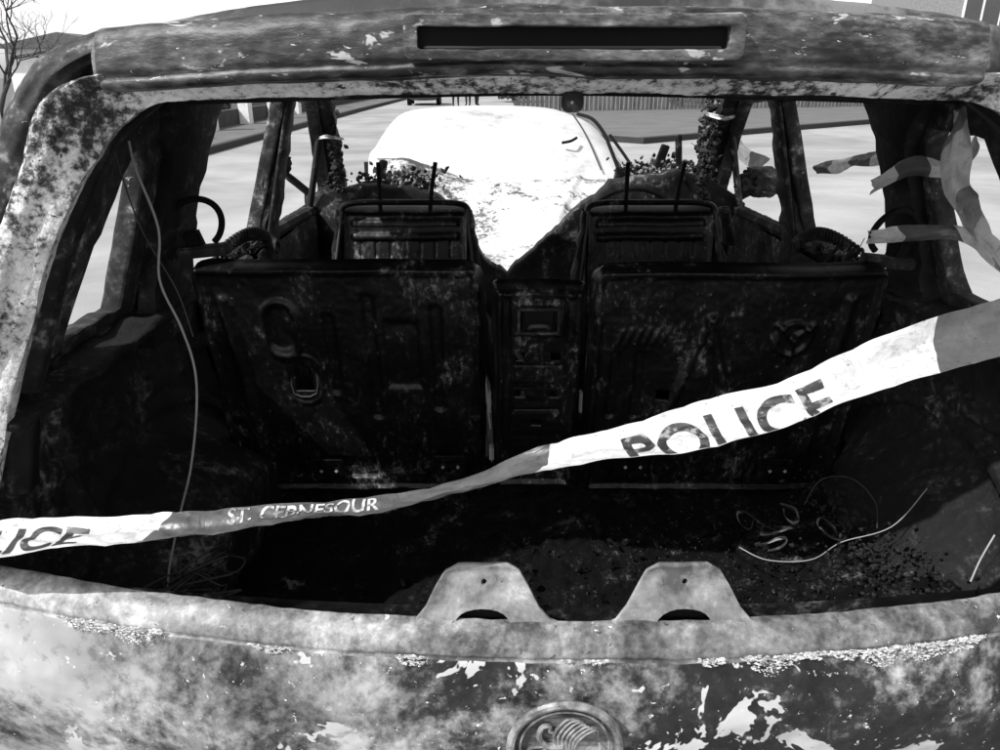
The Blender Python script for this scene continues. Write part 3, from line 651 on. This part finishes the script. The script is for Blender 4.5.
def label(txt, l0, v0, v1, width, mat, nm, cut=-.49):
    cu = bpy.data.curves.new('txt', 'FONT'); cu.body = txt; cu.size = 1; cu.offset = .018
    ob = bpy.data.objects.new('t', cu); sc.collection.objects.link(ob)
    dg = bpy.context.evaluated_depsgraph_get(); dg.update()
    me = bpy.data.meshes.new_from_object(ob.evaluated_get(dg)); bpy.data.objects.remove(ob)
    xsv = [v.co.x for v in me.vertices]; ysv = [v.co.y for v in me.vertices]
    a, b, c, d = min(xsv), max(xsv), min(ysv), max(ysv)
    bm = bmesh.new(); bm.from_mesh(me)
    for v in bm.verts: v.co = Vector(((v.co.x-a)/(b-a)*width, (v.co.y-c)/(d-c)*.04, 0))
    refine(bm, .004)
    if cut > v0:
        yc = (cut-v0)/(v1-v0)*.04
        bmesh.ops.bisect_plane(bm, geom=bm.verts[:]+bm.edges[:]+bm.faces[:], plane_co=(0, yc, 0), plane_no=(0, -1, 0), clear_outer=True)
    for v in bm.verts: v.co = R.at(l0+v.co.x, v0+(v1-v0)*v.co.y/.04, .0010)
    m2 = bpy.data.meshes.new(nm); bm.to_mesh(m2); bm.free(); m2.materials.append(mat); link(bpy.data.objects.new(nm, m2), TAPE)
label('POLICE', R.lat_x(.052), -.72, .22, .232, ink, 'print_police')
label('POLICE', R.lat_x(-.808), -.42, .26, .225, ink, 'print_police_b')
label('ST. CEBNESOUR', R.lat_x(-.415), .10, .44, .19, inkw, 'print_small')
tm2 = tapemat('tape_loose', [(0, .72), (.3, .12), (.55, .72), (.8, .12)], .05); tm3 = tapemat('tape_loose_grey', [(0, .28), (.15, .72), (.45, .28), (.7, .70)], .1)
def rib(nm, pts, w, mat, nu=90):
    P2 = []
    for k, p in enumerate(pts):
        wv = Vector(p[3:]) if len(p) > 3 else Vector((0, .2, 1)); wv = (wv.normalized()+Vector((.35*math.sin(k*2.1), .7*math.cos(k*1.7), .1))).normalized()*w*(1+.25*math.sin(k*2.9)); P2.append((*p[:3], *wv))
    r = Ribbon(P2, min(1, w/.05)*1.6); r.build(nm, mat, nu, 10)
rib('tape_tail_a', [(.66, .72, 1.375), (.68, .85, 1.345), (.70, 1.0, 1.318), (.72, 1.15, 1.29), (.735, 1.3, 1.27)], .030, tm2)
rib('tape_tail_b', [(.62, .70, 1.30), (.65, .62, 1.345), (.69, .58, 1.36), (.74, .62, 1.40)], .034, tm2)
rib('tape_tail_c', [(.575, .42, 1.452, .9, 0, .2), (.59, .43, 1.40, .9, 0, .3), (.622, .45, 1.347, .9, .2, .4), (.66, .47, 1.29, .8, .2, .5), (.71, .48, 1.24, .7, .2, .6), (.78, .5, 1.20, .5, 0, .8)], .042, tm3, 160)
rib('tape_tail_d', [(.61, .66, 1.215), (.63, .55, 1.24, 0, .5, 1), (.67, .50, 1.26, 0, .5, 1), (.73, .50, 1.22, .3, .2, 1), (.80, .55, 1.17, .4, 0, 1)], .028, tm2)
rib('tape_front', [(.66, 2.1, 1.40, .6, 0, .7), (.74, 2.2, 1.32, .6, 0, .7), (.84, 2.3, 1.24, .6, 0, .7), (.98, 2.4, 1.15, .5, 0, .8)], .07, tm2)
rib('tape_pillar_tie', [(-.70, 1.90, 1.30, 0, 0, 1), (-.66, 1.86, 1.31, 0, 0, 1), (-.62, 1.90, 1.30, 0, 0, 1)], .012, tm3)
rib('tape_pillar_tie_b', [(.60, 1.90, 1.38, 0, 0, 1), (.64, 1.84, 1.37, 0, 0, 1), (.70, 1.90, 1.38, 0, 0, 1)], .014, tm3)
gs = tapemat('tape_scrap_mat', [(0, .05), (.4, .3), (.6, .04)], .1)
for k, (sx_, sy_) in enumerate(((.38, .50), (.43, .47), (.40, .42), (.53, .47), (.47, .52))):
    c = Vector((sx_, sy_, .685)); pts = []
    for i in range(7):
        a = i*1.1*(1 if k % 2 else -1)+k*2; pts.append((c.x+.024*math.cos(a)+.004*i, c.y+.018*math.sin(a), c.z+.012+.012*math.sin(a*1.3+k), math.cos(a)*.5, .5, 1))
    rib('tape_scrap', pts, .006, gs, 90)

# ================================================================== SURROUNDINGS
asph = burnt('asphalt', [(.3, .25), (.7, .35)], scale=.8, fine=60, famt=.6, bump=.4, bdist=.004, rough=.85, seed=20, cloud=(.3, .75, 1.1))
pav = burnt('paving', [(.3, .09), (.7, .14)], scale=1.2, fine=40, famt=.4, rough=.9, seed=21)
kerbm = plain('kerb_stone', .03, .9)
grassm = burnt('grass_ground', [(.3, .08), (.7, .15)], scale=3, fine=50, famt=.7, rough=1, seed=22)
def sheet(nm, poly, z, mat, top=None):
    n = len(poly); vs = [(x, y, z) for x, y in poly]
    if top is None: return mesh(nm, vs, [tuple(range(n))], mat, None, False)
    vs += [(x, y, z-top) for x, y in poly]
    fs = [tuple(range(n))]+[(i, (i+1) % n, (i+1) % n+n, i+n) for i in range(n)]
    return mesh(nm, vs, fs, mat, None, False)
sheet('ground', [(-400, -400), (400, -400), (400, 400), (-400, 400)], -.008, grassm)
sheet('road', [(-5.6, -30), (30, -30), (30, 40), (12.9, 26.2), (8, 22), (3.2, 17.8), (2.2, 19), (1.4, 24), (.9, 34), (.5, 120), (-6.4, 120), (-6.4, 34)], 0, asph)
sheet('pavement', [(-5.6, -30), (-6.4, 34), (-6.4, 120), (-8.2, 120), (-8.2, 34), (-7.3, -30)], .12, pav, .13)
sheet('pavement', [(30, 40), (12.9, 26.2), (8, 22), (3.2, 17.8), (2.2, 19), (1.4, 24), (.9, 34), (.9, 36), (60, 52), (60, 40)], .12, pav, .13)
def strip(nm, pts, w, z0, z1, mat):
    vs = []; fs = []
    for i, p in enumerate(pts):
        a = Vector(pts[max(i-1, 0)]); b = Vector(pts[min(i+1, len(pts)-1)]); t = (b-a).normalized(); n = Vector((-t.y, t.x))*w/2
        vs += [(p[0]-n.x, p[1]-n.y, z0), (p[0]+n.x, p[1]+n.y, z0), (p[0]+n.x, p[1]+n.y, z1), (p[0]-n.x, p[1]-n.y, z1)]
    for i in range(len(pts)-1):
        b = i*4
        for k in range(4): fs.append((b+k, b+(k+1) % 4, b+4+(k+1) % 4, b+4+k))
    fs += [(0, 1, 2, 3), tuple(len(vs)-4+k for k in range(4))]
    return mesh(nm, vs, fs, mat, None, False)
strip('kerb', [(30, 39.9), (12.9, 26.1), (8, 21.9), (3.2, 17.65), (2.1, 18.9), (1.3, 24), (.8, 34), (.8, 90)], .26, -.01, .135, kerbm)
strip('kerb', [(-5.52, -30), (-6.32, 34), (-6.32, 120)], .16, -.01, .135, kerbm)
brick = burnt('garden_wall_brick', [(.3, .03), (.7, .07)], scale=5, famt=.5, rough=.9, seed=23)
strip('garden_wall', [(-7.5, -10), (-7.9, 12), (-8.3, 34), (-8.3, 80)], .22, 0, .55, brick)
white = plain('white_render_post', .75, .8)
for i in range(9):
    box('gate_post', (-7.75-.02*i, 11+i*3.1, .65), (.34, .34, 1.3), white, None, bev=.03)
rnd = random.Random(5); V = []; F = []
x = .6
while x < 22:
    w = .14; h = 1.75+rnd.uniform(-.05, .05); y = 31+(x*.35); b = len(V); dy = rnd.uniform(0, .05)
    V += [(x, y+dy, .1), (x+w, y+dy+.045, .1), (x+w, y+dy+.045, h), (x, y+dy, h), (x, y+dy+.03, .1), (x+w, y+dy+.075, .1), (x+w, y+dy+.075, h), (x, y+dy+.03, h)]
    F += [tuple(b+i for i in q) for q in ((0, 1, 2, 3), (4, 7, 6, 5), (0, 3, 7, 4), (1, 5, 6, 2), (3, 2, 6, 7))]; x += .19
mesh('wooden_fence', V, F, burnt('fence_wood', [(.3, .06), (.7, .18)], scale=4, fine=12, famt=.8, stretch=(3, 3, .3), rough=.9, seed=24), None, False)
leaf = plain('hedge_leaf', .05, .8, var=.5)
def hedge(nm, x0, x1, y0, y1, h, n, seed):
    rnd = random.Random(seed); V = []; F = []
    for _ in range(n):
        x = rnd.uniform(x0, x1); y = rnd.uniform(y0, y1); top = h*(.85+.35*N(x*.8, y*.8, seed)); z = .15+(top-.15)*rnd.random()**.6
        s = rnd.uniform(.05, .12); a = Vector((rnd.gauss(0, 1), rnd.gauss(0, 1), rnd.gauss(0, 1))).normalized(); c = a.orthogonal().normalized(); d = a.cross(c)
        p = Vector((x, y, z)); b = len(V); V += [p-c*s, p-d*s*.5, p+c*s, p+d*s*.5]; F.append((b, b+1, b+2, b+3))
    mesh(nm, V, F, leaf, None, False)
hedge('hedge', -9.3, -8.4, 14, 24, .95, 6000, 1)
hedge('hedge', -.2, 1.6, 46, 48.5, 2.0, 5000, 2)
hedge('hedge', -9.3, -8.5, 38, 75, 1.7, 7000, 3)
hedge('hedge', 8, 11, 36.2, 37.6, 1.6, 4000, 4)
hw = plain('render_white', .75, .9, var=.08); rf = plain('roof_tile', .10, .9, var=.3, scale=8); gl = plain('window_glass', .03, .12, spec=.8); trim = plain('window_trim', .7, .6); brk = burnt('house_brick', [(.3, .18), (.7, .28)], scale=10, famt=.6, seed=26, rough=.9)
def house(nm, x, y, w, d, h, face, mat, rise=2.3):
    e = empty(nm, (x, y, 0), face)
    def B(n2, c, s, m, bev=.02): return box(n2, c, s, m, e, bev=bev)
    B('walls', (0, d/2, h/2), (w, d, h), mat)
    V = [(-w/2-.3, -.35, h-.05), (w/2+.3, -.35, h-.05), (w/2+.3, d+.35, h-.05), (-w/2-.3, d+.35, h-.05), (-w/2-.3, d/2, h+rise), (w/2+.3, d/2, h+rise)]
    mesh('roof', V, [(0, 1, 5, 4), (2, 3, 4, 5), (0, 4, 3), (1, 2, 5), (0, 3, 2, 1)], rf, e, False)
    for wx in (-w*.25, w*.28):
        for wz in (1.5, 4.1):
            if (wz < 2 and wx > 0) or wz > h: continue
            B('window_frame', (wx, -.03, wz), (1.6, .10, 1.35), trim); B('window_pane', (wx-.38, -.085, wz), (.66, .03, 1.15), gl, .004); B('window_pane', (wx+.38, -.085, wz), (.66, .03, 1.15), gl, .004)
            B('window_sill', (wx, -.10, wz-.72), (1.8, .2, .08), trim)
    B('door_frame', (w*.28, -.03, 1.1), (1.15, .10, 2.2), trim); B('door', (w*.28, -.09, 1.05), (.9, .04, 2.0), rf, .01)
    if rise > 2: B('chimney', (w*.38, d/2, h+2.4), (.7, .7, 1.5), brk)
for i in range(6): house('bungalow', -10.6, 26+i*9.0, 7.6, 3.4, 2.25, math.radians(90), hw if i % 2 == 0 else brk, .35)
house('brick_house', 24.5, 36, 12, 8, 6.5, math.radians(-12), brk)
house('terraced_house', -3, 130, 12, 6, 5.3, 0, brk)
def tree(nm, x, y, h, seed):
    rnd = random.Random(seed); V = []; F = []
    def br(p, d, l, r, k):
        pts = [p]; dd = d.copy()
        for i in range(4):
            dd = (dd+Vector((rnd.gauss(0, .13), rnd.gauss(0, .13), rnd.gauss(.03, .08)))).normalized(); pts.append(pts[-1]+dd*l/4)
        v, f = tubegeo(pts, r, 5 if k > 1 else 8, r*.6); b = len(V); V.extend(v); F.extend([tuple(i+b for i in q) for q in f])
        if k >= 6: return
        for _ in range(3 if k < 4 else 2+(rnd.random() < .5)):
            q = pts[rnd.choice((2, 3, 4, 4))]; nd = (dd+Vector((rnd.gauss(0, .6), rnd.gauss(0, .6), rnd.gauss(.1, .4)))).normalized()
            br(q, nd, l*rnd.uniform(.6, .85), r*.58, k+1)
    br(Vector((x, y, 0)), Vector((0, 0, 1)), h*.20, h*.010, 0)
    mesh(nm, V, F, plain('bark', .05, .95), None)
tree('bare_tree', -12.0, 18, 7.4, 3)

def vehicle(nm, loc, rot, paintv, zsc=1., mode=0, xsc=1.):
    e = empty(nm, loc, rot); m, nt, b = mk(nm+'_paint')
    if mode:
        tc = nt.nodes.new('ShaderNodeTexCoord'); nn = nz(nt, tc.outputs['Object'], 3.5, 6, .7, .3)
        nt.links.new(ramp(nt, nn, [(.30, paintv*.45), (.42, paintv*.85), (.6, paintv)]), b.inputs['Base Color']); b.inputs['Roughness'].default_value = .5
    else:
        b.inputs['Base Color'].default_value = G(paintv); b.inputs['Roughness'].default_value = .3; b.inputs['Coat Weight'].default_value = .5
    g2, nt2, b2 = mk(nm+'_glass'); b2.inputs['Base Color'].default_value = G(.12 if mode else .04); b2.inputs['Roughness'].default_value = .08
    S = [(0, .60, .35, .62, .64, .50), (.04, .74, .30, .86, .90, .60), (.12, .80, .26, .93, .99, .64), (.50, .83, .24, .95, 1.30, .60), (.72, .84, .24, .95, 1.40, .59), (.80, .84, .24, .95, 1.415, .59), (1.5, .85, .22, .94, 1.45, .60), (1.58, .85, .22, .94, 1.45, .60),
         (2.25, .85, .22, .93, 1.38, .59), (2.35, .85, .22, .93, 1.35, .59), (2.95, .85, .24, .92, .99, .66), (3.1, .85, .24, .90, .95, .68), (3.7, .82, .26, .80, .86, .62), (3.98, .76, .28, .66, .70, .56), (4.08, .62, .34, .52, .54, .45)]
    vs = []; fs = []; mi = []
    for y, w, zb, zbl, zr, wr in S:
        rg = [(w*.8, zb), (w*.97, zb+.10), (w, zb+.3), (w*.985, zbl-.10), (w*.955, zbl), (wr+.06*(zr > 1.2), zr-.07*(zr > 1.2)-.01), (wr*.82, zr), (0, zr+.02)]
        for a, z in rg: vs.append((a*xsc, y, z*zsc))
        for a, z in rg[-2::-1]: vs.append((-a*xsc, y, z*zsc))
    n = 15
    for i in range(len(S)-1):
        for k in range(n-1):
            a = i*n+k; fs.append((a, a+1, a+n+1, a+n)); gi = 0
            if k == 4 and i in (3, 5, 7, 9): gi = 1
            if k == 9 and i in (3, 5, 7, 9) and mode == 0: gi = 1
            if k in (5, 6, 7, 8) and i == 9: gi = 1
            if k in (5, 6, 7, 8) and i == 2 and mode == 0: gi = 1
            if k == 4 and i in (2,) and mode: gi = 1
            mi.append(gi)
        fs.append((i*n+n-1, i*n, i*n+n, i*n+2*n-1)); mi.append(0)
    fs.append(tuple(range(n))); mi.append(0); fs.append(tuple(range((len(S)-1)*n, len(S)*n))); mi.append(0)
    me = bpy.data.meshes.new('body'); me.from_pydata(vs, [], fs)
    bm = bmesh.new(); bm.from_mesh(me); bm.faces.ensure_lookup_table()
    for f, k in zip(bm.faces, mi): f.material_index = k
    bmesh.ops.recalc_face_normals(bm, faces=bm.faces); bm.to_mesh(me); bm.free()
    me.materials.append(m); me.materials.append(g2)
    for p in me.polygons: p.use_smooth = True
    ob = link(bpy.data.objects.new('body', me), e); md = ob.modifiers.new('s', 'SUBSURF'); md.levels = 2; md.render_levels = 2
    for sg in (-1, 1):
        for yy in (.75, 3.35):
            v, f = tubegeo([(sg*.66*xsc, yy, .31), (sg*.68*xsc, yy, .31), (sg*.87*xsc, yy, .31), (sg*.875*xsc, yy, .31)], .31, 28)
            mesh('wheel', v, f, M['black'], e); v, f = tubegeo([(sg*.86*xsc, yy, .31), (sg*.885*xsc, yy, .31)], .19, 20); mesh('hub', v, f, M['bright'], e)
        if not mode: blob('door_mirror', (sg*.95*xsc, 2.5, .98*zsc), (.09, .05, .06), m, e, 0)
        box('tail_lamp', (sg*.72*xsc, .05, .80*zsc), (.16, .10, .16), gl, e, bev=.03)
    box('number_plate', (0, -.005, .55*zsc), (.52, .02, .11), trim, e)
    if mode:
        X = xsc
        tube('window_seal', [(.70*X, .10, .965*zsc), (.80*X, .30, .975*zsc), (.825*X, 1.2, .96*zsc), (.82*X, 2.6, .945*zsc)], .012, M['black'], e)
        tube('screen_seal', [(.64*X, .12, .99*zsc), (.625*X, .30, 1.16*zsc), (.63*X, .50, 1.27*zsc), (.62*X, .78, 1.37*zsc), (.62*X, 1.2, 1.39*zsc)], .014, M['black'], e)
        tube('screen_seal', [(.76*X, .20, .985*zsc), (.745*X, .42, 1.10*zsc), (.70*X, .60, 1.24*zsc)], .012, M['black'], e)
        tube('screen_seam', [(.52*X, .10, 1.01*zsc), (.50*X, .30, 1.185*zsc), (.49*X, .52, 1.315*zsc), (.48*X, .75, 1.415*zsc)], .006, M['wiredk'], e)
        tube('wiper', [(.38, .30, 1.21*zsc), (.44, .28, 1.225*zsc), (.50, .34, 1.245*zsc)], .010, M['black'], e)
    return e
vehicle('parked_car', (.04, 4.6, 0), math.radians(10), .55, .86, mode=1, xsc=1.20)
vehicle('parked_car', (-4.1, 41, 0), math.radians(3), .02)

def person(nm, x, y, rot, tone, stride):
    e = empty(nm, (x, y, 0), rot)
    J = {'pel': (0, 0, .95, .15, .11), 'sp': (0, 0, 1.15, .15, .10), 'ch': (0, 0, 1.36, .18, .12), 'nk': (0, 0, 1.52, .06, .06), 'hd': (0, -.01, 1.62, .085, .10), 'tp': (0, -.01, 1.72, .08, .09)}
    E = [('pel', 'sp'), ('sp', 'ch'), ('ch', 'nk'), ('nk', 'hd'), ('hd', 'tp')]
    for s, n2 in ((-1, 'l'), (1, 'r')):
        J['hip'+n2] = (s*.10, 0, .88, .10, .10); J['kn'+n2] = (s*.11, -s*stride*.5, .50, .065, .07); J['an'+n2] = (s*.11, -s*stride+.03, .10, .045, .045); J['ft'+n2] = (s*.12, -s*stride-.13, .04, .04, .04)
        J['sh'+n2] = (s*.19, 0, 1.42, .065, .065); J['el'+n2] = (s*.25, s*stride*.3+.02, 1.14, .05, .05); J['wr'+n2] = (s*.25, s*stride*.5-.06, .90, .035, .035); J['ha'+n2] = (s*.25, s*stride*.5-.08, .80, .03, .04)
        E += [('pel', 'hip'+n2), ('hip'+n2, 'kn'+n2), ('kn'+n2, 'an'+n2), ('an'+n2, 'ft'+n2), ('ch', 'sh'+n2), ('sh'+n2, 'el'+n2), ('el'+n2, 'wr'+n2), ('wr'+n2, 'ha'+n2)]
    ks = list(J); me = bpy.data.meshes.new('figure'); me.from_pydata([J[k][:3] for k in ks], [(ks.index(a), ks.index(b)) for a, b in E], [])
    ob = link(bpy.data.objects.new('figure', me), e); md = ob.modifiers.new('skin', 'SKIN')
    for k, v in zip(ks, me.skin_vertices[0].data): v.radius = J[k][3:5]; v.use_root = (k == 'pel')
    s2 = ob.modifiers.new('sub', 'SUBSURF'); s2.levels = 2; s2.render_levels = 2
    me.materials.append(plain(nm+'_clothes', tone, .9))
person('pedestrian', -2.35, 40, .2, .03, .15); person('pedestrian', -1.75, 40.6, -.3, .04, .05); person('pedestrian', -1.3, 41, 2.6, .03, .1)

# ================================================================== LIGHT + WORLD + CAMERA
sd = Vector((-.55, -.35, .76)).normalized()
sun = bpy.data.lights.new('sun', 'SUN'); sun.energy = 5; sun.angle = math.radians(.6); sun.color = (1, 1, 1)
so = bpy.data.objects.new('sun', sun); so.rotation_euler = (-sd).to_track_quat('-Z', 'Y').to_euler(); link(so)
w = bpy.data.worlds.new('World'); sc.world = w; w.use_nodes = True; nt = w.node_tree; nt.nodes.clear()
sky = nt.nodes.new('ShaderNodeTexSky'); sky.sky_type = 'NISHITA'; sky.sun_disc = False
sky.sun_elevation = math.asin(sd.z); sky.sun_rotation = math.atan2(sd.x, sd.y); sky.dust_density = 1.5; sky.air_density = 1.2
bw = nt.nodes.new('ShaderNodeRGBToBW'); bg = nt.nodes.new('ShaderNodeBackground'); bg.inputs[1].default_value = .15
ow = nt.nodes.new('ShaderNodeOutputWorld')
k1 = mt(nt, 'MULTIPLY', bw.outputs[0], 1.8)
nt.links.new(sky.outputs[0], bw.inputs[0]); nt.links.new(k1, bg.inputs[0]); nt.links.new(bg.outputs[0], ow.inputs[0])
cam = bpy.data.cameras.new('camera'); cam.lens = 27; cam.sensor_width = 36; cam.clip_start = .02; cam.clip_end = 2000
co = bpy.data.objects.new('camera', cam); co.location = (-.09, -.75, 1.5); co.rotation_euler = (math.radians(90-21.8), 0, 0); link(co); sc.camera = co
